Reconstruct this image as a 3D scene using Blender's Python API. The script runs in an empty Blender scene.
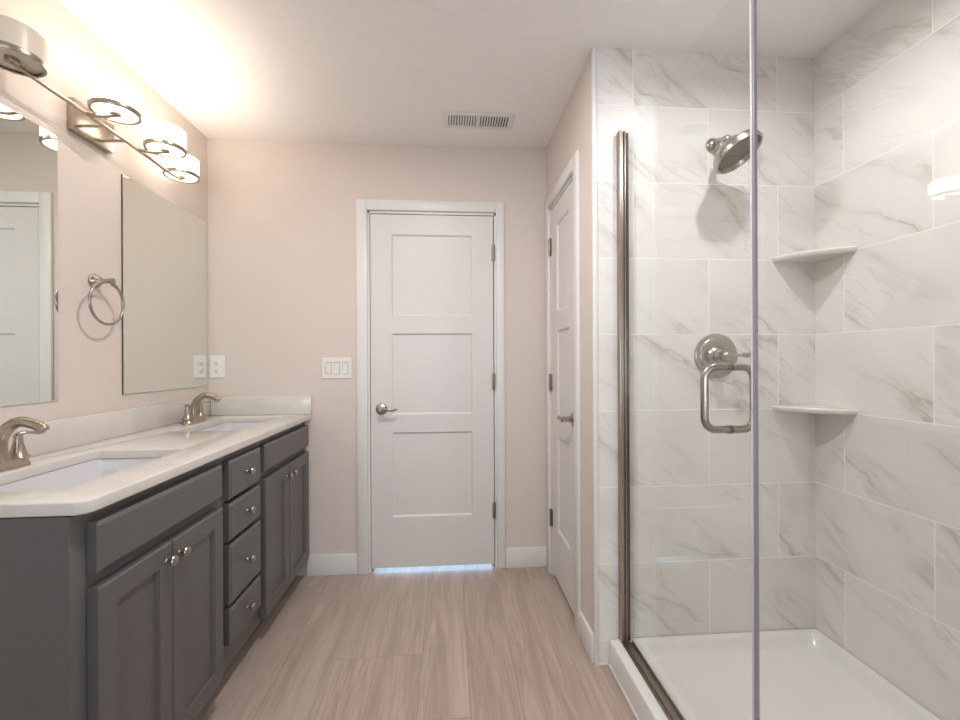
import bpy, bmesh, math, random
from mathutils import Vector, Matrix
PI = math.pi
random.seed(7)
scn = bpy.context.scene
C = scn.collection

# ------------------------------------------------------------------ camera
cam = bpy.data.cameras.new('camera')
cam.sensor_width = 36.0
cam.lens = 36.0 * 430.0 / 960.0
cam.clip_start = 0.02
camo = bpy.data.objects.new('camera', cam)
C.objects.link(camo)
R3 = ((0.997344, -0.07271, -0.004186), (0.072711, 0.997353, 0.0), (0.004174, -0.000304, 0.999991))
right, fwd, up = (Vector(r) for r in R3)
m = Matrix((( right.x, up.x, -fwd.x, 1.327), (right.y, up.y, -fwd.y, -2.483), (right.z, up.z, -fwd.z, 1.206), (0, 0, 0, 1)))
camo.matrix_world = m
scn.camera = camo

# ------------------------------------------------------------------ world, light, exposure
w = bpy.data.worlds.new('world'); scn.world = w; w.use_nodes = True
w.node_tree.nodes['Background'].inputs[0].default_value = (0.75, 0.87, 1.0, 1)
w.node_tree.nodes['Background'].inputs[1].default_value = 0.6
vs = scn.view_settings
vs.view_transform = 'Standard'; vs.look = 'None'; vs.gamma = 1.0; vs.use_curve_mapping = False
vs.exposure = 0.3

def area(name, loc, direction, sx, sy, power, col, shape='RECTANGLE', spread=PI):
    l = bpy.data.lights.new(name, 'AREA'); l.shape = shape; l.size = sx; l.size_y = sy
    l.energy = power; l.color = col; l.spread = spread

    o = bpy.data.objects.new(name, l); C.objects.link(o); o.location = loc
    o.rotation_euler = Vector(direction).to_track_quat('-Z', 'Y').to_euler()
    return o
LAMP_COL = (1.0, 0.925, 0.82)
SHADE_EMIT = 4.2
# added fill light, sent through an unseen window behind the camera
area('rear_fill_light', (1.2, -4.36, 1.25), (0, 1, 0.45), 1.5, 1.0, 22, (0.80, 0.94, 1.06))
# recessed downlight in the shower ceiling, plus two unseen ones added as room fill
area('shower_downlight', (2.28, -1.38, 2.425), (0, 0, -1), 0.07, 0.07, 5.4, (0.97, 0.97, 1.0), 'DISK', 2.75)
area('room_fill_light', (1.2, -1.35, 2.425), (0, 0, -1), 0.14, 0.14, 14, (1.0, 0.965, 0.96), 'DISK')
area('room_fill_light_rear', (1.2, -3.3, 2.425), (0, 0, -1), 0.14, 0.14, 1.5, (0.95, 0.965, 1.0), 'DISK')
# daylight in the room beyond the far door
area('beyond_door_daylight', (1.24, 0.95, 0.30), (0, -1, -0.15), 1.0, 0.5, 14, (0.50, 0.72, 1.0))

# ------------------------------------------------------------------ dimensions (metres)
H = 2.44; W = 1.90; YS = -0.822; XS = 2.827; XG = 2.025; YB = -4.2; YH = 1.2
T0 = 0.094; TP = 0.3028

# ------------------------------------------------------------------ material helpers
class NT:
    def __init__(s, name):
        s.m = bpy.data.materials.new(name); s.m.use_nodes = True
        s.t = s.m.node_tree; s.n = s.t.nodes; s.b = s.n['Principled BSDF']; s.out = s.n['Material Output']
    def node(s, kind, **kw):
        n = s.n.new(kind)
        for k, v in kw.items(): setattr(n, k, v)
        return n
    def put(s, sock, v):
        if isinstance(v, bpy.types.NodeSocket): s.t.links.new(v, sock)
        else: sock.default_value = v
    def math(s, op, a, b=None, c=None, clamp=False):
        n = s.node('ShaderNodeMath', operation=op, use_clamp=clamp)
        s.put(n.inputs[0], a)
        if b is not None: s.put(n.inputs[1], b)
        if c is not None: s.put(n.inputs[2], c)
        return n.outputs[0]
    def mix(s, f, a, b):
        n = s.node('ShaderNodeMix', data_type='RGBA')
        s.put(n.inputs[0], f); s.put(n.inputs[6], a); s.put(n.inputs[7], b)
        return n.outputs[2]
    def comb(s, x, y, z):
        n = s.node('ShaderNodeCombineXYZ')
        for i, v in enumerate((x, y, z)): s.put(n.inputs[i], v)
        return n.outputs[0]
    def pos(s):
        g = s.node('ShaderNodeNewGeometry'); x = s.node('ShaderNodeSeparateXYZ')
        s.t.links.new(g.outputs['Position'], x.inputs[0])
        return x.outputs[0], x.outputs[1], x.outputs[2], g.outputs['Position']
    def noise(s, vec, scale, detail=2.0, rough=0.5, dist=0.0):
        n = s.node('ShaderNodeTexNoise')
        s.put(n.inputs['Vector'], vec); n.inputs['Scale'].default_value = scale
        n.inputs['Detail'].default_value = detail; n.inputs['Roughness'].default_value = rough
        n.inputs['Distortion'].default_value = dist
        return n.outputs[0]
    def white(s, vec):
        n = s.node('ShaderNodeTexWhiteNoise'); s.put(n.inputs['Vector'], vec)
        return n.outputs[0]
    def ramp(s, v, lo, hi, a=0.0, b=1.0):
        n = s.node('ShaderNodeMapRange', interpolation_type='SMOOTHSTEP')
        s.put(n.inputs[0], v); n.inputs[1].default_value = lo; n.inputs[2].default_value = hi
        n.inputs[3].default_value = a; n.inputs[4].default_value = b
        return n.outputs[0]
    def bump(s, h, dist, strength=1.0):
        n = s.node('ShaderNodeBump'); n.inputs['Strength'].default_value = strength
        n.inputs['Distance'].default_value = dist; s.put(n.inputs['Height'], h)
        s.t.links.new(n.outputs[0], s.b.inputs['Normal'])

def srgb(r, g, b):
    f = lambda c: (c/255/12.92) if c/255 <= 0.04045 else ((c/255+0.055)/1.055)**2.4
    return (f(r), f(g), f(b), 1.0)

def plain(name, col, rough=0.5, metal=0.0, coat=0.0, bump=None, spec=0.5):
    k = NT(name); b = k.b
    b.inputs['Base Color'].default_value = col; b.inputs['Roughness'].default_value = rough
    b.inputs['Metallic'].default_value = metal; b.inputs['Coat Weight'].default_value = coat
    b.inputs['Coat Roughness'].default_value = 0.08
    b.inputs['Specular IOR Level'].default_value = spec
    if bump:
        x, y, z, p = k.pos(); k.bump(k.noise(p, bump[0], 3), bump[1])
    return k.m

M = {}
M['wall'] = plain('wall_paint', srgb(223, 211, 202), 0.75, bump=(140, 0.0012), spec=0.25)
M['ceiling'] = plain('ceiling_texture', srgb(246, 241, 238), 0.9, bump=(60, 0.0022), spec=0.15)
M['trim'] = plain('white_trim_paint', srgb(232, 229, 226), 0.38, bump=(40, 0.0002))
M['door'] = plain('white_door_paint', srgb(225, 221, 218), 0.42, bump=(60, 0.0003))
M['cabinet'] = plain('grey_cabinet_paint', srgb(97, 94, 93), 0.36, bump=(90, 0.0002))
M['cabinet_dark'] = plain('dark_cabinet_gap', srgb(38, 39, 40), 0.6)
M['acrylic'] = plain('white_acrylic', srgb(232, 230, 226), 0.16, coat=0.5, bump=(6, 0.0003))
M['porcelain'] = plain('white_porcelain', srgb(222, 219, 221), 0.08, coat=0.6, bump=(5, 0.0002))
M['ceramic'] = plain('white_ceramic_shelf', srgb(232, 228, 222), 0.14, coat=0.5, bump=(7, 0.0002))
M['plastic'] = plain('white_plastic', srgb(238, 235, 230), 0.3, bump=(30, 0.0001))
M['dark'] = plain('dark_slot', srgb(40, 36, 33), 0.7, bump=(30, 0.0001))
M['black_gasket'] = plain('black_gasket', srgb(22, 20, 19), 0.5, bump=(30, 0.0001))
M['gap_shade'] = plain('shadow_gap_grey', srgb(120, 114, 108), 0.7, bump=(30, 0.0001))  # grey that stands in for the shade around the switch rockers
M['caulk'] = plain('white_caulk', srgb(225, 222, 218), 0.5, bump=(50, 0.0003))

def metal_mat(name, col, rough, sx=1.0, sy=1.0, sz=1.0):
    k = NT(name); x, y, z, p = k.pos()
    v = k.comb(k.math('MULTIPLY', x, sx), k.math('MULTIPLY', y, sy), k.math('MULTIPLY', z, sz))
    n = k.noise(v, 350, 2)
    k.b.inputs['Metallic'].default_value = 1.0
    k.b.inputs['Base Color'].default_value = col
    k.put(k.b.inputs['Roughness'], k.ramp(n, 0.3, 0.7, rough*0.97, rough*1.03))
    return k.m
M['nickel'] = metal_mat('brushed_nickel', srgb(172, 165, 156), 0.26)
M['nickel_warm'] = metal_mat('warm_brushed_nickel', srgb(178, 166, 150), 0.28)
M['nickel_frame'] = metal_mat('frame_brushed_nickel', srgb(170, 156, 144), 0.33, 1, 1, 0.05)
M['hinge'] = metal_mat('satin_hinge_metal', srgb(150, 138, 124), 0.35)
M['drain'] = metal_mat('drain_metal', srgb(175, 170, 160), 0.25)

k = NT('nozzle_plate'); x, y, z, p = k.pos()
vo = k.node('ShaderNodeTexVoronoi'); vo.inputs['Scale'].default_value = 90; k.put(vo.inputs['Vector'], p)
k.put(k.b.inputs['Base Color'], k.mix(k.ramp(vo.outputs[0], 0.2, 0.45), srgb(70, 66, 62), srgb(112, 106, 99)))
k.b.inputs['Roughness'].default_value = 0.4; k.b.inputs['Metallic'].default_value = 0.4
M['nozzles'] = k.m

k = NT('mirror_silver'); k.b.inputs['Metallic'].default_value = 1.0; k.b.inputs['Roughness'].default_value = 0.0
k.b.inputs['Base Color'].default_value = srgb(236, 240, 234)
M['mirror'] = k.m
M['mirror_edge'] = plain('mirror_edge', srgb(92, 78, 62), 0.3, 0.6, bump=(30, 0.0001))

def shade_mat(name, emit, e=None):
    e = e or SHADE_EMIT
    k = NT(name); x, y, z, p = k.pos()
    k.b.inputs['Base Color'].default_value = srgb(224, 211, 193); k.b.inputs['Roughness'].default_value = 0.35
    if emit:
        k.b.inputs['Emission Color'].default_value = (*LAMP_COL, 1)
        k.put(k.b.inputs['Emission Strength'], k.ramp(k.noise(p, 12, 1), 0.2, 0.8, e*0.97, e*1.03))
    return k.m
M['shade_lit'] = shade_mat('lit_frosted_glass', True)
M['bulb'] = shade_mat('glowing_bulb', True, 105.0)
M['shade_off'] = shade_mat('unlit_frosted_glass', False)

# clear glass: transmits straight through, reflects by angle, faint green tint
def glass_mat(name, tint, refl=1.0):
    k = NT(name)
    tr = k.node('ShaderNodeBsdfTransparent'); tr.inputs[0].default_value = tint
    gl = k.node('ShaderNodeBsdfGlossy'); gl.inputs['Roughness'].default_value = 0.0
    gl.inputs['Color'].default_value = (1, 1, 1, 1)
    fr = k.node('ShaderNodeFresnel'); ge = k.node('ShaderNodeNewGeometry')
    k.put(fr.inputs[0], k.math('MULTIPLY_ADD', ge.outputs['Backfacing'], 1/1.5-1.5, 1.5))
    mx = k.node('ShaderNodeMixShader')
    k.put(mx.inputs[0], k.math('MULTIPLY', fr.outputs[0], refl))
    k.t.links.new(tr.outputs[0], mx.inputs[1]); k.t.links.new(gl.outputs[0], mx.inputs[2])
    k.t.links.new(mx.outputs[0], k.out.inputs[0])
    return k.m
M['glass'] = glass_mat('clear_shower_glass', (0.975, 0.985, 0.978, 1))
M['window_glass'] = glass_mat('window_glass', (0.98, 0.99, 0.985, 1))
M['edge_seal'] = plain('translucent_grey_seal', srgb(222, 220, 228), 0.25, bump=(30, 0.0001))
M['seal_dark'] = plain('grey_seal_edge', srgb(158, 154, 162), 0.3, bump=(30, 0.0001))

# white quartz / cultured marble top, faint cloud
k = NT('white_stone_top'); x, y, z, p = k.pos()
n = k.noise(p, 9, 4, 0.6, 0.3)
k.put(k.b.inputs['Base Color'], k.mix(k.ramp(n, 0.35, 0.7), srgb(221, 215, 208), srgb(214, 208, 201)))
k.b.inputs['Roughness'].default_value = 0.16; k.b.inputs['Coat Weight'].default_value = 0.3
M['stone'] = k.m

def tile_mat(name, axis, sign, off_even, off_odd, flip=1.0):
    k = NT(name); x, y, z, p = k.pos()
    s = k.math('MULTIPLY', (x, y)[axis], sign)
    r = k.math('DIVIDE', k.math('SUBTRACT', z, T0), TP)
    row = k.math('FLOOR', r); fv = k.math('FRACT', r)
    par = k.math('FLOORED_MODULO', row, 2.0)
    off = k.math('MULTIPLY_ADD', par, off_odd-off_even, off_even)
    c = k.math('DIVIDE', k.math('SUBTRACT', s, off), 0.605)
    col = k.math('FLOOR', c); fu = k.math('FRACT', c)
    du = k.math('MULTIPLY', k.math('MINIMUM', fu, k.math('SUBTRACT', 1.0, fu)), 0.605)
    dv = k.math('MULTIPLY', k.math('MINIMUM', fv, k.math('SUBTRACT', 1.0, fv)), TP)
    d = k.math('MINIMUM', du, dv)
    tile = k.ramp(d, 0.0012, 0.0023)
    rnd = k.white(k.comb(row, col, 3.3)); rnd2 = k.white(k.comb(col, row, 9.1))
    # veins run down to the right at about 35 degrees
    ca, sa = math.cos(0.62), math.sin(0.62)
    a = k.math('SUBTRACT', k.math('MULTIPLY', s, ca*flip), k.math('MULTIPLY', z, sa))
    b = k.math('ADD', k.math('MULTIPLY', s, sa*flip), k.math('MULTIPLY', z, ca))
    sh = k.math('MULTIPLY', rnd, 37.0); sh2 = k.math('MULTIPLY', rnd2, 19.0)
    wob = k.noise(k.comb(k.math('ADD', s, sh), k.math('ADD', z, sh2), 0.0), 5.0, 4, 0.6)
    bw = k.math('MULTIPLY_ADD', wob, 0.10, b)
    n1 = k.noise(k.comb(k.math('MULTIPLY', a, 0.9), k.math('MULTIPLY_ADD', bw, 4.2, sh2), sh), 1.0, 4, 0.5, 0.15)
    t1 = k.math('ABSOLUTE', k.math('SUBTRACT', n1, 0.5))
    line = k.ramp(t1, 0.0, 0.016, 1.0, 0.0)
    halo = k.ramp(t1, 0.0, 0.075, 1.0, 0.0)
    n2 = k.noise(k.comb(k.math('MULTIPLY', a, 2.0), k.math('MULTIPLY', b, 4.0), k.math('ADD', sh, 5.0)), 1.0, 3)
    mask = k.ramp(n2, 0.38, 0.62)
    n3 = k.noise(k.comb(k.math('MULTIPLY', a, 1.3), k.math('MULTIPLY_ADD', bw, 10.0, sh2), k.math('ADD', sh, 11.0)), 1.0, 4, 0.55, 0.2)
    fine = k.math('MULTIPLY', k.ramp(k.math('ABSOLUTE', k.math('SUBTRACT', n3, 0.52)), 0.0, 0.02, 1.0, 0.0), k.ramp(n2, 0.42, 0.62))
    vein = k.math('ADD', k.math('MULTIPLY', k.math('MULTIPLY', line, mask), 0.36), k.math('MULTIPLY', k.math('MULTIPLY', halo, mask), 0.26))
    vein = k.math('ADD', vein, k.math('MULTIPLY', fine, 0.26), clamp=True)
    cloud = k.noise(k.comb(s, k.math('ADD', z, sh), sh2), 3.0, 3)
    base = k.mix(k.ramp(cloud, 0.3, 0.75), srgb(236, 232, 228), srgb(228, 223, 219))
    colr = k.mix(vein, base, srgb(178, 165, 152))
    k.put(k.b.inputs['Base Color'], k.mix(tile, srgb(252, 250, 248), colr))
    k.put(k.b.inputs['Roughness'], k.ramp(tile, 0, 1, 0.7, 0.36)); k.b.inputs['Specular IOR Level'].default_value = 0.35
    k.bump(tile, 0.0008, 0.6)
    return k.m
M['tile_back'] = tile_mat('marble_tile_facing_room', 0, 1.0, 2.373, 2.668)
M['tile_right'] = tile_mat('marble_tile_side', 1, -1.0, 0.953, 1.256)

# floor: vinyl planks running toward the far door
k = NT('vinyl_plank'); x, y, z, p = k.pos()
pw, plen = 0.182, 1.22
cx = k.math('DIVIDE', k.math('ADD', x, 0.06), pw); ci = k.math('FLOOR', cx); fx = k.math('FRACT', cx)
cy = k.math('ADD', k.math('DIVIDE', y, plen), k.math('MULTIPLY', k.white(k.comb(ci, 1.7, 0)), 5.0))
ri = k.math('FLOOR', cy); fy = k.math('FRACT', cy)
dx = k.math('MULTIPLY', k.math('MINIMUM', fx, k.math('SUBTRACT', 1.0, fx)), pw)
dy = k.math('MULTIPLY', k.math('MINIMUM', fy, k.math('SUBTRACT', 1.0, fy)), plen)
seam = k.ramp(k.math('MINIMUM', dx, dy), 0.0002, 0.0012)
rn = k.white(k.comb(ci, ri, 4.0)); rz = k.math('MULTIPLY', rn, 53.0)
g1 = k.noise(k.comb(k.math('MULTIPLY', x, 17.0), k.math('MULTIPLY', y, 1.5), rz), 1.0, 5, 0.62, 0.9)
g2 = k.noise(k.comb(k.math('MULTIPLY', x, 120.0), k.math('MULTIPLY', y, 5.0), rz), 1.0, 3, 0.6)
g3 = k.noise(k.comb(k.math('MULTIPLY', x, 3.0), k.math('MULTIPLY', y, 0.9), rz), 1.0, 2)
base = k.mix(k.ramp(g1, 0.3, 0.7), srgb(167, 147, 134), srgb(200, 181, 167))
base = k.mix(k.ramp(g2, 0.38, 0.7, 0.0, 0.42), base, srgb(146, 129, 115))
base = k.mix(k.ramp(g3, 0.3, 0.7, 0.0, 0.35), base, srgb(198, 181, 167))
base = k.mix(k.math('MULTIPLY', rn, 0.35), base, srgb(164, 146, 134))
k.put(k.b.inputs['Base Color'], k.mix(seam, srgb(140, 122, 110), base))
k.put(k.b.inputs['Roughness'], k.ramp(g2, 0.2, 0.8, 0.34, 0.46))
k.bump(k.math('ADD', k.math('MULTIPLY', g2, 0.3), seam), 0.0006, 0.4)
M['floor'] = k.m

# ------------------------------------------------------------------ mesh helpers (all coordinates are world metres)
class G:
    def __init__(s): s.bm = bmesh.new()
    def box(s, x0, x1, y0, y1, z0, z1, bevel=0.0, seg=2):
        r = bmesh.ops.create_cube(s.bm, size=1.0); vs_ = r['verts']
        for v in vs_:
            v.co = Vector(((x0+x1)/2+v.co.x*(x1-x0), (y0+y1)/2+v.co.y*(y1-y0), (z0+z1)/2+v.co.z*(z1-z0)))
        if bevel:
            es = {e for v in vs_ for e in v.link_edges}
            bmesh.ops.bevel(s.bm, geom=list(es), offset=bevel, segments=seg, affect='EDGES', profile=0.5)
        return s
    def loops(s, rings, cap0=True, cap1=True, closed=True):
        vr = [[s.bm.verts.new(Vector(q)) for q in r] for r in rings]
        n = len(vr[0])
        for a, b in zip(vr[:-1], vr[1:]):
            for i in range(n if closed else n-1):
                j = (i+1) % n
                try: s.bm.faces.new((a[i], a[j], b[j], b[i]))
                except ValueError: pass
        if cap0: s.bm.faces.new(list(reversed(vr[0])))
        if cap1: s.bm.faces.new(vr[-1])
        return s
    def lathe(s, o, axis, prof, n=32, cap0=True, cap1=True, sx=1.0):
        # prof: (distance along axis, radius)
        o = Vector(o); a = Vector(axis).normalized()
        u = a.orthogonal().normalized()
        if abs(a.z) > 0.9: u = Vector((1, 0, 0))
        v = a.cross(u).normalized()
        rings = []
        for t, r in prof:
            rings.append([o+a*t+(u*math.cos(q)*sx+v*math.sin(q))*max(r, 1e-4) for q in (2*PI*i/n for i in range(n))])
        return s.loops(rings, cap0, cap1)
    def tube(s, pts, rad, n=14, smooth=6, flat=1.0, upv=None, closed=False):
        P = [Vector(q) for q in pts]
        if not isinstance(rad, (list, tuple)): rad = [rad]*len(P)
        if smooth > 1 and len(P) > 2 and not closed:
            Q, Rr = [], []
            for i in range(len(P)-1):
                p0 = P[max(i-1, 0)]; p1 = P[i]; p2 = P[i+1]; p3 = P[min(i+2, len(P)-1)]
                for j in range(smooth):
                    t = j/smooth
                    Q.append(0.5*((2*p1)+(-p0+p2)*t+(2*p0-5*p1+4*p2-p3)*t*t+(-p0+3*p1-3*p2+p3)*t**3))
                    Rr.append(rad[i]*(1-t)+rad[i+1]*t)
            Q.append(P[-1]); Rr.append(rad[-1]); P, rad = Q, Rr
        rings = []; prev = None
        m_ = len(P)
        for i, q in enumerate(P):
            if closed: t = P[(i+1) % m_]-P[i-1]
            else: t = P[min(i+1, m_-1)]-P[max(i-1, 0)]
            t.normalize()
            if prev is None:
                u = Vector(upv) if upv else t.orthogonal()
            else: u = prev
            u = (u-t*u.dot(t)).normalized(); prev = u
            v = t.cross(u)
            rings.append([q+(u*math.cos(a)*flat+v*math.sin(a))*rad[i] for a in (2*PI*j/n for j in range(n))])
        if closed:
            rings.append(rings[0])
            vr = [[s.bm.verts.new(x) for x in r] for r in rings[:-1]]
            for i in range(m_):
                a, b = vr[i], vr[(i+1) % m_]
                for j in range(n): s.bm.faces.new((a[j], a[(j+1) % n], b[(j+1) % n], b[j]))
            return s
        return s.loops(rings)
    def prism(s, pts, d):
        d = Vector(d)
        return s.loops([[Vector(q) for q in pts], [Vector(q)+d for q in pts]])
    def panel(s, o, U, V, w_, h_, rects, depth, slope, chamfer, cdepth, thick):
        """slab in plane (U,V) with recessed rectangles; outward normal U x V"""
        o, U, V = Vector(o), Vector(U), Vector(V); N = U.cross(V)
        us = {0, w_, chamfer, w_-chamfer}; vv = {0, h_, chamfer, h_-chamfer}
        for a, b, c, d in rects:
            us |= {a, b, a+slope, b-slope}; vv |= {c, d, c+slope, d-slope}
        us = sorted(us); vv = sorted(vv); e = 1e-6
        def hh(u, v):
            if u < e or v < e or u > w_-e or v > h_-e: return -cdepth
            for a, b, c, d in rects:
                if a+slope-e <= u <= b-slope+e and c+slope-e <= v <= d-slope+e: return -depth
            return 0.0
        g = [[s.bm.verts.new(o+U*u+V*v+N*hh(u, v)) for v in vv] for u in us]
        for i in range(len(us)-1):
            for j in range(len(vv)-1):
                s.bm.faces.new((g[i][j], g[i+1][j], g[i+1][j+1], g[i][j+1]))
        bd = [g[i][0] for i in range(len(us))]+[g[-1][j] for j in range(1, len(vv))]+[g[i][-1] for i in range(len(us)-2, -1, -1)]+[g[0][j] for j in range(len(vv)-2, 0, -1)]
        bk = []
        for b_ in bd:
            q = b_.co-o; bk.append(s.bm.verts.new(o+U*q.dot(U)+V*q.dot(V)-N*thick))
        for i in range(len(bd)):
            j = (i+1) % len(bd); s.bm.faces.new((bd[j], bd[i], bk[i], bk[j]))
        s.bm.faces.new(list(reversed(bk)))
        return s
    def obj(s, name, mat, parent=None, flat=False):
        o_ = off(parent)
        bmesh.ops.recalc_face_normals(s.bm, faces=s.bm.faces)
        for v in s.bm.verts: v.co -= o_
        me = bpy.data.meshes.new(name); s.bm.to_mesh(me); s.bm.free()
        me.materials.append(M[mat])
        if not flat:
            me.polygons.foreach_set('use_smooth', [True]*len(me.polygons))
            me.set_sharp_from_angle(angle=math.radians(38))
        o = bpy.data.objects.new(name, me); C.objects.link(o)
        if parent: o.parent = parent
        return o
def off(parent):
    v = Vector((0, 0, 0))
    while parent: v = v+parent.location; parent = parent.parent
    return v
def thing(name, label, cat, loc, group=None):
    o = bpy.data.objects.new(name, None); o.empty_display_size = 0.05
    C.objects.link(o); o.location = loc; o['label'] = label; o['category'] = cat
    if group: o['group'] = group
    return o
def struct(o): o['kind'] = 'structure'; return o
def tag(o, label, cat, group=None):
    o['label'] = label; o['category'] = cat
    if group: o['group'] = group
    return o
def lab(o, t): o['label'] = t; return o
def copy_tree(o, delta, parent=None):
    c = o.copy(); C.objects.link(c)
    if parent is None: c.location = o.location+Vector(delta)
    else: c.parent = parent
    for ch in list(o.children): copy_tree(ch, delta, c)
    return c
def rrect(x0, x1, y0, y1, r, n=6):
    P = []
    for cx_, cy_, a0 in ((x1-r, y1-r, 0), (x0+r, y1-r, PI/2), (x0+r, y0+r, PI), (x1-r, y0+r, 1.5*PI)):
        for i in range(n+1):
            a = a0+PI/2*i/n; P.append((cx_+r*math.cos(a), cy_+r*math.sin(a)))
    return P
def plate(outer, holes, ztop, thick, bev):
    """flat slab with rounded edges and holes, as a bmesh G"""
    cu = bpy.data.curves.new('tmp', 'CURVE'); cu.dimensions = '2D'; cu.fill_mode = 'BOTH'
    for P in [outer]+holes:
        sp = cu.splines.new('POLY'); sp.points.add(len(P)-1); sp.use_cyclic_u = True
        for q, pt in zip(P, sp.points): pt.co = (q[0], q[1], 0, 1)
    cu.extrude = thick/2-bev; cu.bevel_depth = bev; cu.bevel_resolution = 3; cu.offset = -bev
    o = bpy.data.objects.new('tmp', cu); C.objects.link(o)
    dg = bpy.context.evaluated_depsgraph_get(); me = bpy.data.meshes.new_from_object(o.evaluated_get(dg))
    g = G(); g.bm.from_mesh(me)
    for v in g.bm.verts: v.co.z += ztop-thick/2
    bmesh.ops.remove_doubles(g.bm, verts=g.bm.verts, dist=1e-5)
    bpy.data.objects.remove(o); bpy.data.curves.remove(cu); bpy.data.meshes.remove(me)
    return g

# ------------------------------------------------------------------ room shell
struct(G().box(-0.12, XS+0.12, YB-0.12, YH+0.12, -0.1, 0).obj('floor', 'floor', flat=True))
struct(G().box(-0.12, XS+0.12, YB-0.12, YH+0.12, H, H+0.1).obj('ceiling', 'ceiling', flat=True))
struct(G().box(-0.12, 0, YB-0.12, YH+0.12, 0, H).obj('wall_left', 'wall', flat=True))
# far wall with an opening for the door
DX0, DX1, DZ = 0.870, 1.603, 2.055
g = G(); g.box(0, DX0, 0, 0.115, 0, H); g.box(DX1, XS, 0, 0.115, 0, H); g.box(DX0, DX1, 0, 0.115, DZ, H)
struct(g.obj('wall_back', 'wall', flat=True))
# closet wall with an opening for the narrow door
CY0, CY1 = -0.590, -0.103
g = G(); g.box(W, W+0.1, YS+0.1, CY0, 0, H); g.box(W, W+0.1, CY1, 0, 0, H); g.box(W, W+0.1, CY0, CY1, DZ, H)
g.box(W, W+0.012, YS, YS+0.1, 0, H)
struct(g.obj('wall_closet', 'wall', flat=True))
struct(G().box(W+0.012, XS, YS, YS+0.1, 0, H).obj('wall_shower_back', 'tile_back', flat=True))
struct(G().box(XS, XS+0.12, -2.46, YH+0.12, 0, H).obj('wall_shower_right', 'tile_right', flat=True))
struct(G().box(1.96, XS, -2.46, -2.35, 0, H).obj('wall_shower_front', 'tile_back', flat=True))
struct(G().box(XS, XS+0.12, YB-0.12, -2.46, 0, H).obj('wall_right', 'wall', flat=True))
g = G(); g.box(-0.12, 0.4, YB-0.12, YB, 0, H); g.box(2.0, XS, YB-0.12, YB, 0, H); g.box(0.4, 2.0, YB-0.12, YB, 0, 0.9); g.box(0.4, 2.0, YB-0.12, YB, 2.2, H)
struct(g.obj('wall_front', 'wall', flat=True))
struct(G().box(0, XS, YH, YH+0.12, 0, H).obj('wall_beyond_door', 'wall', flat=True))
wn = bpy.data.objects.new('fill_window_1', None); C.objects.link(wn); wn.location = (1.2, YB, 0.9); struct(wn)  # window added out of view to carry the fill light
g = G()
for a in ((0.4, 0.46, 0.9, 2.2), (1.94, 2.0, 0.9, 2.2), (0.46, 1.94, 0.9, 0.96), (0.46, 1.94, 2.14, 2.2), (1.18, 1.22, 0.96, 2.14)):
    g.box(a[0], a[1], YB-0.07, YB-0.03, a[2], a[3], 0.004)
g.obj('fill_window_frame', 'trim', wn)
G().box(0.46, 1.94, YB-0.054, YB-0.048, 0.96, 2.14).obj('pane', 'window_glass', wn, flat=True)

# corner trim where the tile meets the closet wall
struct(G().box(W-0.004, W+0.013, YS-0.005, YS+0.01, 0, H, 0.002).obj('trim_1', 'trim'))

def baseboard(name, boxes):
    g = G()
    for b in boxes: g.box(*b, 0.003)
    return struct(g.obj(name, 'trim'))
BH = 0.114
baseboard('baseboard_back', [(0.53, 0.809, -0.014, 0, 0, BH), (1.651, W-0.0, -0.014, 0, 0, BH)])
baseboard('baseboard_closet', [(W-0.014, W, YS+0.005, -0.650, 0, BH), (W-0.014, W, -0.042, -0.014, 0, BH)])

# ------------------------------------------------------------------ interior doors
def casing(g, plane, a0, a1, b0, b1, ztop, zi, t):
    """three casing boards: outer a0..a1, inner b0..b1"""
    segs = [(a0, b0, 0, ztop), (b1, a1, 0, ztop), (b0, b1, zi, ztop)]
    for s0, s1, z0, z1 in segs:
        if plane == 'y': g.box(s0, s1, -t, 0, z0, z1, 0.003)
        else: g.box(W-t, W, s0, s1, z0, z1, 0.003)

def lever_handle(parent, o, n, d, length):
    """o: point on slab face, n: outward normal, d: lever direction"""
    o, n, d = Vector(o), Vector(n), Vector(d)
    h = G().lathe(o, n, [(0, 0.033), (0.004, 0.033), (0.009, 0.029), (0.012, 0.020), (0.016, 0.013), (0.040, 0.0115), (0.058, 0.013), (0.062, 0.010)], 28).obj('door_handle', 'nickel', parent)
    p0 = o+n*0.050
    G().tube([p0-d*0.012, p0+d*0.01, p0+d*length*0.4+n*0.004, p0+d*length*0.75+n*0.003-Vector((0, 0, 0.003)), p0+d*length-n*0.004+Vector((0, 0, 0.002))],
             [0.011, 0.012, 0.010, 0.0085, 0.006], 14, 5, 0.75).obj('lever', 'nickel', h)
    return h

# far door
d1 = struct(thing('door_1', 'white three panel door in the far wall with lever handle on its left', 'door', (1.236, 0.02, 0)))
PR = [(0.118, 0.580, 0.288, 0.772), (0.118, 0.580, 0.874, 1.338), (0.118, 0.580, 1.438, 1.904)]
G().panel((0.884, 0.002, 0.022), (1, 0, 0), (0, 0, 1), 0.703, 2.018, PR, 0.009, 0.009, 0.0015, 0.0015, 0.035).obj('door_slab', 'door', d1, flat=True)
g = G(); casing(g, 'y', 0.810, 1.650, 0.868, 1.604, 2.117, 2.058, 0.016)
g.box(DX0, DX0+0.011, 0.0, 0.115, 0, DZ); g.box(DX1-0.011, DX1, 0.0, 0.115, 0, DZ); g.box(DX0, DX1, 0.0, 0.115, DZ-0.011, DZ)
g.box(DX0+0.011, DX0+0.021, 0.039, 0.09, 0, DZ-0.011); g.box(DX1-0.021, DX1-0.011, 0.039, 0.09, 0, DZ-0.011); g.box(DX0, DX1, 0.039, 0.09, DZ-0.021, DZ-0.011)
g.obj('door_frame', 'trim', d1)
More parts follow.
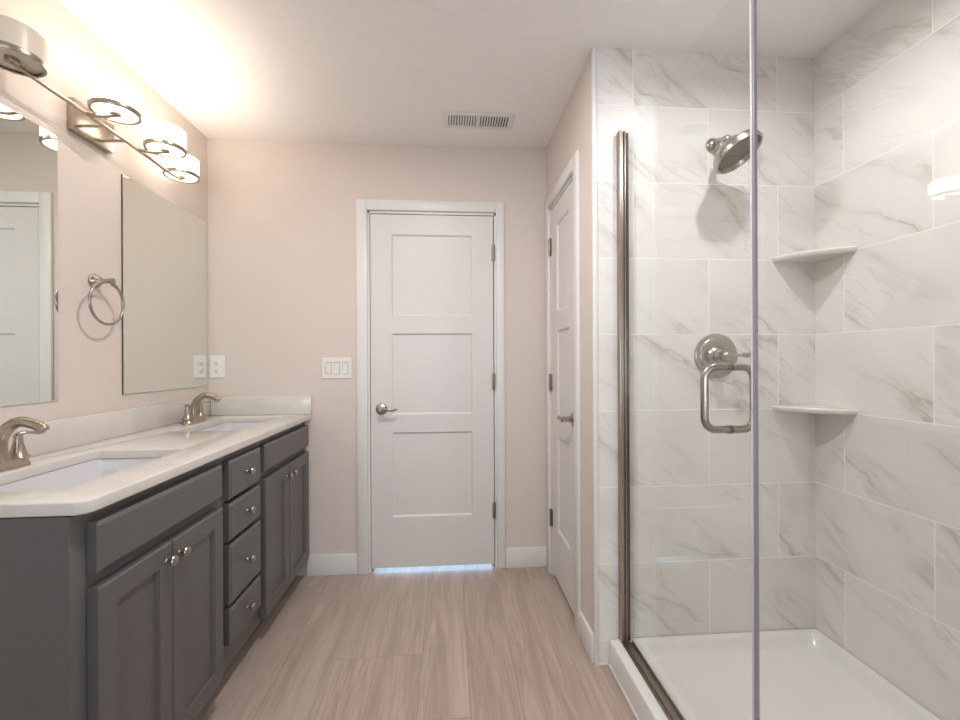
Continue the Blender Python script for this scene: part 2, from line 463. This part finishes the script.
for z in (0.335, 1.082, 1.826):
    g = G(); g.box(1.577, 1.5915, -0.006, 0.0015, z-0.045, z+0.045, 0.001); g.lathe((1.5895, -0.008, z-0.047), (0, 0, 1), [(0, 0.004), (0.002, 0.006), (0.092, 0.006), (0.094, 0.004)], 12)
    g.obj('hinge', 'hinge', d1)
lever_handle(d1, (0.945, 0.002, 0.929), (0, -1, 0), (1, 0, 0), 0.092)
g = G(); g.box(0.8815, 0.8838, -0.002, 0.008, 0.900, 0.958); g.obj('latch', 'hinge', d1)

# closet door in the side wall
d2 = struct(thing('door_2', 'narrow white three panel closet door beside the shower', 'door', (W+0.02, -0.345, 0)))
PR2 = [(0.118, 0.345, 0.268, 0.772), (0.118, 0.345, 0.874, 1.338), (0.118, 0.345, 1.438, 1.904)]
G().panel((W+0.002, CY1-0.013, 0.025), (0, -1, 0), (0, 0, 1), 0.462, 2.015, PR2, 0.009, 0.009, 0.0015, 0.0015, 0.035).obj('door_slab', 'door', d2, flat=True)
g = G(); casing(g, 'x', -0.650, -0.040, -0.588, -0.102, 2.117, 2.058, 0.016)
g.box(W, W+0.1, CY1-0.011, CY1, 0, DZ); g.box(W, W+0.1, CY0, CY0+0.011, 0, DZ); g.box(W, W+0.1, CY0, CY1, DZ-0.011, DZ)
g.box(W+0.039, W+0.09, CY1-0.021, CY1-0.011, 0, DZ); g.box(W+0.039, W+0.09, CY0+0.011, CY0+0.021, 0, DZ); g.box(W+0.039, W+0.09, CY0, CY1, DZ-0.021, DZ-0.011)
g.obj('door_frame', 'trim', d2)
for z in (0.325, 1.080, 1.836):
    g = G(); g.box(W-0.004, W+0.0015, CY1-0.026, CY1-0.012, z-0.045, z+0.045, 0.001); g.lathe((W-0.008, CY1-0.0125, z-0.047), (0, 0, 1), [(0, 0.005), (0.002, 0.007), (0.092, 0.007), (0.094, 0.005)], 12)
    g.obj('hinge', 'hinge', d2)
lever_handle(d2, (W+0.002, -0.535, 0.931), (-1, 0, 0), (0, 1, 0), 0.095)
# closet behind the narrow door
struct(G().box(2.55, 2.60, YS+0.1, 0, 0, H).obj('wall_closet_side', 'wall', flat=True))

# ------------------------------------------------------------------ vanity cabinet
VX = 0.520; VD = 0.548; VY = -1.506; VZ = 0.8755; VB = 0.09
van = thing('vanity_cabinet', 'long dark grey double vanity cabinet with doors and drawers under the white top', 'cabinet', (0.27, -0.75, 0))
g = G()
g.box(0.003, VX-0.0205, VY+0.003, VY+0.018, VB, VZ-0.001); g.box(0.003, VX-0.0205, -0.018, -0.003, VB, VZ-0.001); g.box(0.003, 0.009, VY+0.018, -0.018, VB, VZ-0.001)
g.box(0.009, VX-0.0205, VY+0.018, -0.018, VB, VB+0.015); g.box(0.009, VX-0.0205, -0.925, -0.910, VB+0.015, VZ-0.001); g.box(0.009, VX-0.0205, -0.632, -0.617, VB+0.015, VZ-0.001)
g.obj('body', 'cabinet', van)
# face frame: stiles and rails
g = G()
for y0, y1 in ((VY, VY+0.060), (-0.943, -0.878), (-0.650, -0.577), (-0.040, -0.003)): g.box(VX-0.02, VX, y0, y1, VB, VZ, 0.001)
for y0, y1, zs in ((VY+0.060, -0.943, ((VB, VB+0.03), (0.70, 0.735), (0.840, VZ))), (-0.878, -0.650, ((VB, 0.20), (0.318, 0.335), (0.548, 0.562), (0.696, 0.712), (0.840, VZ))), (-0.577, -0.040, ((VB, VB+0.03), (0.70, 0.735), (0.840, VZ)))):
    for z0, z1 in zs: g.box(VX-0.02, VX-0.0005, y0, y1, z0, z1)
g.box(0.455, VX-0.001, VY-0.0015, VY+0.02, VB, VZ)      # corner stile seen on the side
g.obj('face_frame', 'cabinet', van)
G().box(0.003, VX-0.075, VY+0.006, -0.004, 0.0, VB).obj('toe_kick', 'cabinet_dark', van)
def knob(parent, y, z):
    return G().lathe((VD-0.0005, y, z), (1, 0, 0), [(0, 0.0065), (0.002, 0.0065), (0.004, 0.0050), (0.012, 0.0052), (0.015, 0.0085), (0.018, 0.0145), (0.022, 0.0155), (0.026, 0.0135), (0.028, 0.008), (0.0285, 0.001)], 24).obj('knob', 'nickel', parent)
def vdoor(y0, y1, z0, z1, ky, kz):
    # U = +y so that U x V = +x
    wd, hd = y1-y0, z1-z0
    o = G().panel((VD, y0, z0), (0, 1, 0), (0, 0, 1), wd, hd, [(0.053, wd-0.053, 0.055, hd-0.055)], 0.010, 0.003, 0.004, 0.004, 0.0275).obj('cabinet_door', 'cabinet', van, flat=True)
    knob(o, ky, kz); return o
def vslab(name, y0, y1, z0, z1, k_=None):
    wd, hd = y1-y0, z1-z0
    o = G().panel((VD, y0, z0), (0, 1, 0), (0, 0, 1), wd, hd, [], 0, 0, 0.009, 0.007, 0.0275).obj(name, 'cabinet', van, flat=True)
    if k_: knob(o, *k_)
    return o
vdoor(-1.463, -1.2095, 0.105, 0.700, -1.237, 0.655)
vdoor(-1.2055, -0.935, 0.105, 0.700, -1.180, 0.655)
vdoor(-0.587, -0.3185, 0.105, 0.700, -0.348, 0.650)
vdoor(-0.3145, -0.022, 0.105, 0.700, -0.285, 0.650)
vslab('false_front', -1.463, -0.935, 0.732, 0.848)
vslab('false_front', -0.587, -0.022, 0.732, 0.848)
for z0, z1 in ((0.708, 0.848), (0.560, 0.694), (0.332, 0.546), (0.188, 0.318)):
    vslab('drawer', -0.884, -0.634, z0, z1, (-0.759, (z0+z1)/2+0.002))

# ------------------------------------------------------------------ countertop with two sink cut-outs
CZ = 0.908; CT = 0.031
SX0, SX1 = 0.140, 0.432
sinks = ((-1.415, -0.945), (-0.565, -0.098))
ct = thing('countertop', 'white stone countertop with two rectangular sink cut-outs and raised splash', 'countertop', (0.28, -0.75, CZ-CT))
outer = [(0.003, -0.003), (0.003, -1.509)]+[(0.555-0.035+0.035*math.cos(a), -1.509+0.035+0.035*math.sin(a)) for a in (-PI/2+PI/2*i/8 for i in range(9))]+[(0.555, -0.003)]
holes = [rrect(SX0, SX1, a, b, 0.022) for a, b in sinks]
plate(outer, holes, CZ, CT, 0.005).obj('slab', 'stone', ct)
G().box(0.0015, 0.021, -1.508, -0.0025, CZ, CZ+0.103, 0.003).obj('back_splash', 'stone', ct)
G().box(0.0225, 0.560, -0.021, -0.0015, CZ, CZ+0.103, 0.003).obj('side_splash', 'stone', ct)

def sink(y0, y1, label):
    t = thing('sink', label, 'sink', ((SX0+SX1)/2, (y0+y1)/2, CZ-CT-0.15), 'undermount sinks in the white countertop')
    g = G(); e = 0.006
    zt = CZ-CT
    prof = [(-0.014, zt-0.0005, 0.03), (-0.014, zt-0.013, 0.03), (0.0, zt-0.06, 0.04), (0.012, zt-0.125, 0.06), (0.05, zt-0.146, 0.08), (0.10, zt-0.150, 0.05)]
    inner = [(-0.003, zt-0.0005, 0.025), (0.0, zt-0.03, 0.028), (0.010, zt-0.09, 0.045), (0.025, zt-0.122, 0.06), (0.06, zt-0.136, 0.07), (0.12, zt-0.142, 0.03)]
    seq = [*reversed(prof), *inner]
    rings = []
    for i, zz, r in seq:
        rings.append([(a, b, zz) for a, b in rrect(SX0+i, SX1-i, y0+i, y1-i, r)])
    g.loops(rings); g.obj('basin', 'porcelain', t)
    G().lathe(((SX0+SX1)/2, (y0+y1)/2, zt-0.143), (0, 0, 1), [(0, 0.022), (0.003, 0.022), (0.0045, 0.018), (0.003, 0.014), (0.003, 0.004), (0.005, 0.001)], 24).obj('drain', 'drain', t)
    return t
sink(*sinks[0], 'white rectangular undermount sink nearer the camera, below the large near mirror')
sink(*sinks[1], 'white rectangular undermount sink nearest the far wall')

# ------------------------------------------------------------------ faucets
def faucet(cx_, cy_, label):
    t = thing('faucet', label, 'faucet', (cx_, cy_, CZ), 'centerset faucets')
    z = CZ
    g = G(); rings = []
    for i, zz in ((0.0, 0.0), (0.0, 0.006), (0.003, 0.010), (0.005, 0.020), (0.009, 0.026), (0.014, 0.028)):
        rings.append([(a, b, z+zz) for a, b in rrect(cx_-0.027+i, cx_+0.027-i, cy_-0.076+i, cy_+0.076-i, 0.0265-i, 8)])
    g.loops(rings).obj('base', 'nickel_warm', t)
    P = [(cx_, cy_, z+0.02), (cx_-0.002, cy_, z+0.05), (cx_+0.002, cy_, z+0.083), (cx_+0.022, cy_, z+0.115), (cx_+0.050, cy_, z+0.132), (cx_+0.082, cy_, z+0.128), (cx_+0.111, cy_, z+0.115), (cx_+0.118, cy_, z+0.110)]
    g = G().tube(P, [0.021, 0.018, 0.0165, 0.0155, 0.0145, 0.0135, 0.0125, 0.0115], 18, 6, 1.05, upv=(0, 1, 0))
    s_ = g.obj('spout', 'nickel_warm', t)
    G().lathe((cx_+0.105, cy_, z+0.112), (-0.10, 0, -1), [(0, 0.0105), (0.012, 0.0105), (0.014, 0.008)], 18).obj('aerator', 'nickel_warm', s_)
    for sg in (-1, 1):
        yy = cy_+sg*0.052
        g = G().lathe((cx_, yy, z+0.024), (0, 0, 1), [(0, 0.0275), (0.006, 0.0205), (0.025, 0.0150), (0.045, 0.0110), (0.056, 0.0100), (0.062, 0.0105), (0.068, 0.0085), (0.071, 0.003)], 22)
        h = g.obj('handle', 'nickel_warm', t)
        G().tube([(cx_-0.004, yy-sg*0.002, z+0.088), (cx_+0.004, yy+sg*0.015, z+0.093), (cx_+0.014, yy+sg*0.036, z+0.090), (cx_+0.022, yy+sg*0.052, z+0.092), (cx_+0.027, yy+sg*0.064, z+0.096)],
                 [0.0085, 0.0075, 0.006, 0.0055, 0.004], 12, 5, 0.7, upv=(0, 0, 1)).obj('lever', 'nickel_warm', h)
    return t
faucet(0.091, -1.205, 'brushed nickel two-handle faucet at the near sink, cut by the left picture edge')
faucet(0.098, -0.308, 'brushed nickel two-handle faucet at the far sink under the small mirror')

# ------------------------------------------------------------------ mirrors
def mirror(y0, y1, z0, z1, label):
    t = thing('mirror', label, 'mirror', (0.0, (y0+y1)/2, z0))
    G().box(0.001, 0.0034, y0-0.003, y1-0.0008, z0+0.0008, z1-0.0008).obj('backing', 'mirror_edge', t, flat=True)
    g = G(); U = Vector((0, 1, 0))
    g.panel((0.0050, y0, z0), (0, 1, 0), (0, 0, 1), y1-y0, z1-z0, [], 0, 0, 0.002, 0.001, 0.0015).obj('mirror_glass', 'mirror', t, flat=True)
    return t
mirror(-0.629, -0.026, 1.070, 1.970, 'frameless rectangular mirror next to the far corner, above the far sink')
mirror(-1.534, -0.920, 1.074, 1.974, 'frameless rectangular mirror over the near sink, reflecting the white door')

# ------------------------------------------------------------------ towel ring
t = thing('towel_ring', 'brushed nickel towel ring on the wall between the two mirrors', 'towel ring', (0.0, -0.769, 1.508))
G().lathe((0.001, -0.769, 1.508), (1, 0, 0), [(0, 0.027), (0.004, 0.027), (0.007, 0.024), (0.012, 0.023), (0.018, 0.018), (0.030, 0.010), (0.040, 0.0085), (0.052, 0.009), (0.062, 0.012), (0.070, 0.011), (0.074, 0.005)], 28).obj('post', 'nickel', t)
rc = Vector((0.060, -0.785, 1.424)); RR = 0.079
G().tube([rc+Vector((0.0, math.sin(a)*RR, math.cos(a)*RR)) for a in (2*PI*i/64 for i in range(64))], 0.0048, 12, 1, closed=True).obj('ring', 'nickel', t)
g = G()
g.tube([rc+Vector((0.0, math.sin(a)*RR, math.cos(a)*RR)) for a in (0.30+0.30*i/8 for i in range(9))], 0.0068, 12, 1).obj('ring_sleeve', 'nickel', t)

# ------------------------------------------------------------------ vanity light
vl = thing('vanity_light', 'four-shade brushed nickel bar light on the left wall above the mirrors, one shade unlit', 'wall light', (0.0, -0.805, 2.08))
g = G()
g.box(0.001, 0.026, -0.882, -0.700, 2.018, 2.130, 0.002)
g.obj('backplate', 'nickel_warm', vl)
SH = [(0.105, -1.180), (0.195, -0.927), (0.195, -0.667), (0.105, -0.411)]
SZ, SR, SHH = 2.057, 0.069, 0.082
g = G()
g.tube([(0.105, -1.180, 2.052), (0.108, -1.10, 2.046), (0.110, -0.95, 2.045), (0.112, -0.80, 2.042), (0.112, -0.65, 2.037), (0.108, -0.50, 2.035), (0.105, -0.411, 2.044)], 0.0082, 14, 6, 0.6, upv=(1, 0, 0))
g.obj('bar', 'nickel_warm', vl)
for (y0) in (-0.865, -0.762):
    G().tube([(0.026, y0, 2.039), (0.112, y0, 2.041)], 0.0055, 12, 1).obj('stem', 'nickel_warm', vl)
for (sx, sy), y0 in ((SH[1], -0.935), (SH[2], -0.690)):
    G().tube([(0.111, y0, 2.044), (0.15, (y0+sy)/2, 2.040), (sx, sy, 2.048)], 0.0065, 12, 6, 1.0).obj('arm', 'nickel_warm', vl)
for i, (sx, sy) in enumerate(SH):
    lit = i > 0
    s_ = G().lathe((sx, sy, SZ), (0, 0, 1), [(0.004, 0.03), (0.003, SR-0.004), (0.006, SR-0.001), (0.012, SR), (SHH-0.003, SR), (SHH, SR-0.003), (SHH-0.002, SR-0.006), (SHH-0.012, SR-0.0065), (0.012, SR-0.0065), (0.010, 0.03)], 48).obj('lamp_shade', 'shade_lit' if lit else 'shade_off', vl)
    lab(s_, 'glowing white drum shade' if lit else 'unlit cream drum shade')
    G().lathe((sx, sy, SZ-0.002), (0, 0, 1), [(-0.002, SR-0.007), (-0.003, SR+0.0010), (0.004, SR+0.0032), (0.0115, SR+0.0025), (0.012, SR+0.0008), (0.002, SR-0.006)], 48, False, False).obj('shade_ring', 'nickel_warm', s_)
    if lit:
        b_ = G().lathe((sx, sy, SZ+0.0105), (0, 0, 1), [(0, 0.009), (0.012, 0.009), (0.016, 0.012), (0.028, 0.0165), (0.042, 0.015), (0.052, 0.008), (0.054, 0.001)], 20).obj('light_bulb', 'bulb', s_)
    G().lathe((sx, sy, SZ-0.010), (0, 0, 1), [(0, 0.012), (0.002, 0.0155), (0.006, 0.0165), (0.0145, 0.0165)], 20).obj('shade_holder', 'nickel_warm', s_)

# ------------------------------------------------------------------ switch, outlet, vent
t = thing('light_switch', 'white triple rocker switch plate on the wall left of the far door', 'light switch', (0.6975, 0, 1.163))
G().panel((0.6150, -0.0065, 1.1045), (1, 0, 0), (0, 0, 1), 0.165, 0.117, [(0.0203+0.0462*i, 0.0533+0.0462*i, 0.025, 0.092) for i in range(3)], 0.005, 0.0005, 0.003, 0.003, 0.006).obj('plate', 'plastic', t, flat=True)
g = G()
for i in range(3): g.box(0.6150+0.0208+0.0462*i, 0.6150+0.0528+0.0462*i, -0.0024, -0.0013, 1.1045+0.0255, 1.1045+0.0915)
g.obj('rocker_gap_shade', 'gap_shade', t)  # grey strips paint the shade in the slots round each rocker
for i in range(3):
    x0 = 0.6150+0.0224+0.0462*i
    g = G(); f = (-1, 1, 1)[i]
    za, zb, zm = 1.1045+0.0272, 1.1045+0.0898, 1.163
    ya, yb = (-0.0095, -0.0055) if f > 0 else (-0.0055, -0.0095)
    g.loops([[(x0, -0.003, za), (x0, ya, za), (x0, -0.0058, zm), (x0, yb, zb), (x0, -0.003, zb)], [(x0+0.0284, -0.003, za), (x0+0.0284, ya, za), (x0+0.0284, -0.0058, zm), (x0+0.0284, yb, zb), (x0+0.0284, -0.003, zb)]])
    g.obj('rocker', 'plastic', t)
t = thing('wall_outlet', 'white double socket plate on the far wall beside the corner mirror', 'outlet', (0.048, 0, 1.175))
G().panel((0.009, -0.0065, 1.1125), (1, 0, 0), (0, 0, 1), 0.078, 0.124, [], 0, 0, 0.003, 0.003, 0.006).obj('plate', 'plastic', t, flat=True)
for z in (1.1545, 1.1955):
    r_ = G().lathe((0.048, -0.0062, z), (0, -1, 0), [(0, 0.0172), (0.0015, 0.0172), (0.002, 0.0165)], 28).obj('socket', 'plastic', t)
    g = G()
    g.box(0.0405, 0.0425, -0.0086, -0.0081, z-0.001, z+0.008); g.box(0.0535, 0.0555, -0.0086, -0.0081, z, z+0.008)
    g.lathe((0.048, -0.0081, z-0.0075), (0, -1, 0), [(0, 0.0026), (0.0005, 0.0026)], 12)
    g.obj('slots', 'dark', r_)
t = thing('ceiling_vent', 'white rectangular slatted air vent in the ceiling near the far door', 'vent', (1.487, -0.27, H))
g = G()
vx0, vx1, vy0, vy1 = 1.305, 1.668, -0.345, -0.200
for a in ((vx0, vx1, vy0, vy0+0.024), (vx0, vx1, vy1-0.024, vy1), (vx0, vx0+0.026, vy0+0.024, vy1-0.024), (vx1-0.026, vx1, vy0+0.024, vy1-0.024), (1.480, 1.494, vy0+0.024, vy1-0.024)):
    g.box(a[0], a[1], a[2], a[3], H-0.006, H-0.0005, 0.0015)
g.obj('frame', 'trim', t)
G().box(vx0+0.024, vx1-0.024, vy0+0.022, vy1-0.022, H-0.0014, H-0.0006).obj('duct_opening', 'dark', t)
for i in range(22):
    half = 0 if i < 11 else 1
    xx = (vx0+0.034 if half == 0 else 1.503)+(i % 11)*0.0136
    sl = 0.003 if half == 0 else -0.003
    G().loops([[(xx-0.001+sl, y_, H-0.0055), (xx+0.0022+sl, y_, H-0.0055), (xx+0.0022-sl, y_, H-0.0016), (xx-0.001-sl, y_, H-0.0016)] for y_ in (vy0+0.023, vy1-0.023)]).obj('slat', 'trim', t)

# ------------------------------------------------------------------ shower pan
sp = thing('shower_pan', 'white acrylic shower base with raised curb', 'shower base', (2.39, -1.58, 0))
PX0, PX1, PY0, PY1 = 1.956, XS-0.002, -2.348, YS-0.002
g = G()
def rect3(x0, x1, y0, y1, z_, r): return [(a, b, z_) for a, b in rrect(x0, x1, y0, y1, r)]
def ring3(il, io, z_, r): return rect3(PX0+il, PX1-io, PY0+io, PY1-io, z_, r)
g.loops([ring3(0, 0, 0.0, 0.003), ring3(0.0, 0, 0.088, 0.003), ring3(0.003, 0.001, 0.096, 0.004), ring3(0.010, 0.002, 0.100, 0.006), ring3(0.085, 0.022, 0.098, 0.03), ring3(0.098, 0.032, 0.085, 0.035), ring3(0.108, 0.045, 0.060, 0.045), ring3(0.125, 0.065, 0.050, 0.05), ring3(0.34, 0.36, 0.041, 0.02)])
g.obj('basin', 'acrylic', sp)
G().lathe((2.42, -1.62, 0.0415), (0, 0, 1), [(0, 0.055), (0.004, 0.054), (0.005, 0.045), (0.0045, 0.001)], 32).obj('drain', 'drain', sp)
g = G(); g.box(PX0-0.006, PX0+0.001, PY0, PY1, 0.0, 0.005, 0.001); g.box(W, PX0, YS-0.006, YS, 0.0, 0.005, 0.001)
struct(g.obj('trim_2', 'caulk'))

# ------------------------------------------------------------------ shower enclosure
GZ0, GZ1 = 0.118, 2.095
YD0, YD1 = -0.848, -1.541          # door glass from the wall to its free edge
t = thing('glass_enclosure', 'fixed clear glass shower panel at the right with its metal wall channel and curb track', 'shower screen', (2.02, -1.58, 0.1))
g = G()
g.box(1.994, 2.004, YS-0.028, YS-0.001, 0.101, GZ1+0.006, 0.001)
g.box(2.004, 2.015, YS-0.020, YS-0.001, 0.101, GZ1+0.006, 0.001)
g.box(2.015, 2.020, YS-0.028, YS-0.001, 0.101, GZ1+0.006, 0.001)
g.obj('wall_channel', 'nickel_frame', t)
G().box(2.0205, 2.0335, YS-0.021, YS-0.001, 0.102, GZ1, 0.0).obj('gasket', 'black_gasket', t)
g = G()
g.box(1.994, 2.044, -2.346, YS-0.030, 0.1008, 0.104, 0.001)
g.box(2.004, 2.008, -2.346, YS-0.030, 0.104, 0.113, 0.0008)
g.box(2.0345, 2.038, -2.346, YS-0.030, 0.104, 0.110, 0.0008)
g.obj('bottom_track', 'nickel_frame', t)
sd = thing('shower_door', 'clear glass shower door with square-loop pull handle beside the tiled wall', 'shower door', (XG, -1.19, GZ0))
G().box(XG-0.004, XG+0.004, YD1, YD0, GZ0, GZ1, 0).obj('glass_panel', 'glass', sd, flat=True)
g = G(); g.box(XG-0.0045, XG+0.0045, YD1-0.006, YD1-0.0002, GZ0, GZ1, 0.001); g.obj('edge_seal', 'edge_seal', sd)
def pull(sg):
    x0 = XG+sg*0.0045; d = sg*0.060; yh = -1.458; za, zb = 1.030, 1.186; r = 0.030
    P = [(x0, yh, zb)]
    P += [(x0+d*0.3, yh, zb)]
    cx0 = x0+d-sg*r
    P += [(cx0+sg*r*math.sin(a), yh, zb-r+r*math.cos(a)) for a in (PI/2*i/6 for i in range(7))]
    P += [(cx0+sg*r*math.cos(a), yh, za+r-r*math.sin(a)) for a in (PI/2*i/6 for i in range(7))]
    P += [(x0+d*0.3, yh, za), (x0, yh, za)]
    h = G().tube(P, 0.0095, 18, 1).obj('pull_handle', 'nickel', sd)
    for z_ in (za, zb):
        G().lathe((x0-sg*0.0003, yh, z_), (sg, 0, 0), [(0, 0.0112), (0.0012, 0.0112), (0.0016, 0.0097)], 20).obj('washer', 'nickel_frame', h)
    return h
pull(-1); pull(1)
enc = t
G().box(XG-0.004, XG+0.004, -2.346, YD1-0.0135, GZ0, GZ1, 0).obj('fixed_panel', 'glass', enc, flat=True)
g = G(); g.box(XG-0.0042, XG+0.0042, YD1-0.0133, YD1-0.0082, GZ0, GZ1, 0.001); g.obj('edge_seal', 'seal_dark', enc)

# ------------------------------------------------------------------ shower head and valve
t = thing('overhead_shower', 'brushed nickel round shower head on the tiled wall behind the glass', 'shower head', (2.392, YS, 2.065))
o = Vector((2.392, YS-0.001, 2.066))
G().lathe(o, (0, -1, 0), [(0, 0.030), (0.003, 0.030), (0.010, 0.026), (0.016, 0.016), (0.018, 0.012)], 28).obj('flange', 'nickel', t)
hd = Vector((2.392, -0.968, 1.972)); ax = Vector((0.35, -0.40, -0.85)).normalized()
bk = hd-ax*0.075
G().tube([o+Vector((0, -0.008, 0)), o+Vector((0, -0.045, 0.0)), o+Vector((0, -0.075, -0.018)), bk], 0.0095, 14, 6).obj('arm', 'nickel', t)
h = G().lathe(bk, ax, [(-0.004, 0.010), (0.0, 0.015), (0.010, 0.018), (0.016, 0.016), (0.020, 0.022), (0.030, 0.038), (0.044, 0.052), (0.056, 0.070), (0.064, 0.084), (0.072, 0.087), (0.090, 0.087), (0.093, 0.084), (0.091, 0.080), (0.076, 0.074)], 48).obj('shower_head', 'nickel', t)
G().lathe(bk+ax*0.0755, ax, [(0, 0.0745), (0.002, 0.0735), (0.003, 0.05), (0.0045, 0.001)], 48).obj('spray_face', 'nozzles', h)

t = thing('shower_valve', 'brushed nickel round shower valve with lever on the tiled wall', 'shower valve', (2.400, YS, 1.218))
o = Vector((2.400, YS-0.001, 1.218))
G().lathe(o, (0, -1, 0), [(0, 0.090), (0.004, 0.090), (0.008, 0.084), (0.009, 0.074), (0.013, 0.070), (0.015, 0.062), (0.012, 0.050), (0.012, 0.02)], 48).obj('escutcheon', 'nickel', t)
h = G().lathe(o+Vector((0, -0.011, 0)), (0, -1, 0), [(0, 0.040), (0.004, 0.038), (0.012, 0.027), (0.022, 0.026), (0.024, 0.023), (0.030, 0.023), (0.032, 0.020), (0.050, 0.017), (0.058, 0.019), (0.066, 0.016), (0.074, 0.009), (0.076, 0.001)], 32).obj('hub', 'nickel', t)
p0 = o+Vector((0.0, -0.070, 0))
G().tube([p0, p0+Vector((0.030, -0.004, 0.002)), p0+Vector((0.055, -0.008, 0.003)), p0+Vector((0.062, -0.009, 0.003)), p0+Vector((0.092, -0.012, 0.003))], [0.010, 0.006, 0.006, 0.009, 0.0085], 14, 3).obj('lever', 'nickel', h)

# ------------------------------------------------------------------ corner shelves
def shelf(z, label):
    t = thing('corner_shelf', label, 'shelf', (XS-0.08, YS-0.08, z), 'ceramic corner shelves in the shower')
    R_ = 0.186; n = 40
    def prof(r, zz):
        P = [(XS-0.001, YS-0.001, zz)]
        for i in range(n+1):
            a = PI/2*i/n
            k_ = 1.0-0.105*math.sin(2*a)**0.9          # flatter than a quarter circle
            P.append((XS-0.001-r*k_*math.cos(a), YS-0.001-r*k_*math.sin(a), zz))
        return P
    G().loops([prof(R_-0.012, z-0.020), prof(R_-0.004, z-0.016), prof(R_, z-0.008), prof(R_, z-0.004), prof(R_-0.003, z)]).obj('shelf_slab', 'ceramic', t, flat=True)
    return t
shelf(1.620, 'upper white ceramic corner shelf in the shower, above eye level')
shelf(1.017, 'lower white ceramic corner shelf in the shower')

# ------------------------------------------------------------------ recessed light trims out of view: shower light and two added fill lights
def downlight(x_, y_, r, label):
    t = thing('recessed_light', label, 'ceiling light', (x_, y_, H), 'recessed ceiling lights')
    G().lathe((x_, y_, H-0.0005), (0, 0, -1), [(0, r+0.018), (0.004, r+0.018), (0.006, r+0.010), (0.004, r), (0.001, r)], 32, False, False).obj('trim_ring', 'trim', t)
    return t
downlight(2.28, -1.38, 0.045, 'small round recessed light in the shower ceiling')
downlight(1.2, -1.35, 0.075, 'round trim of an added fill light in the ceiling above the vanity aisle')
downlight(1.2, -3.3, 0.075, 'round trim of an added fill light in the ceiling near the added window')
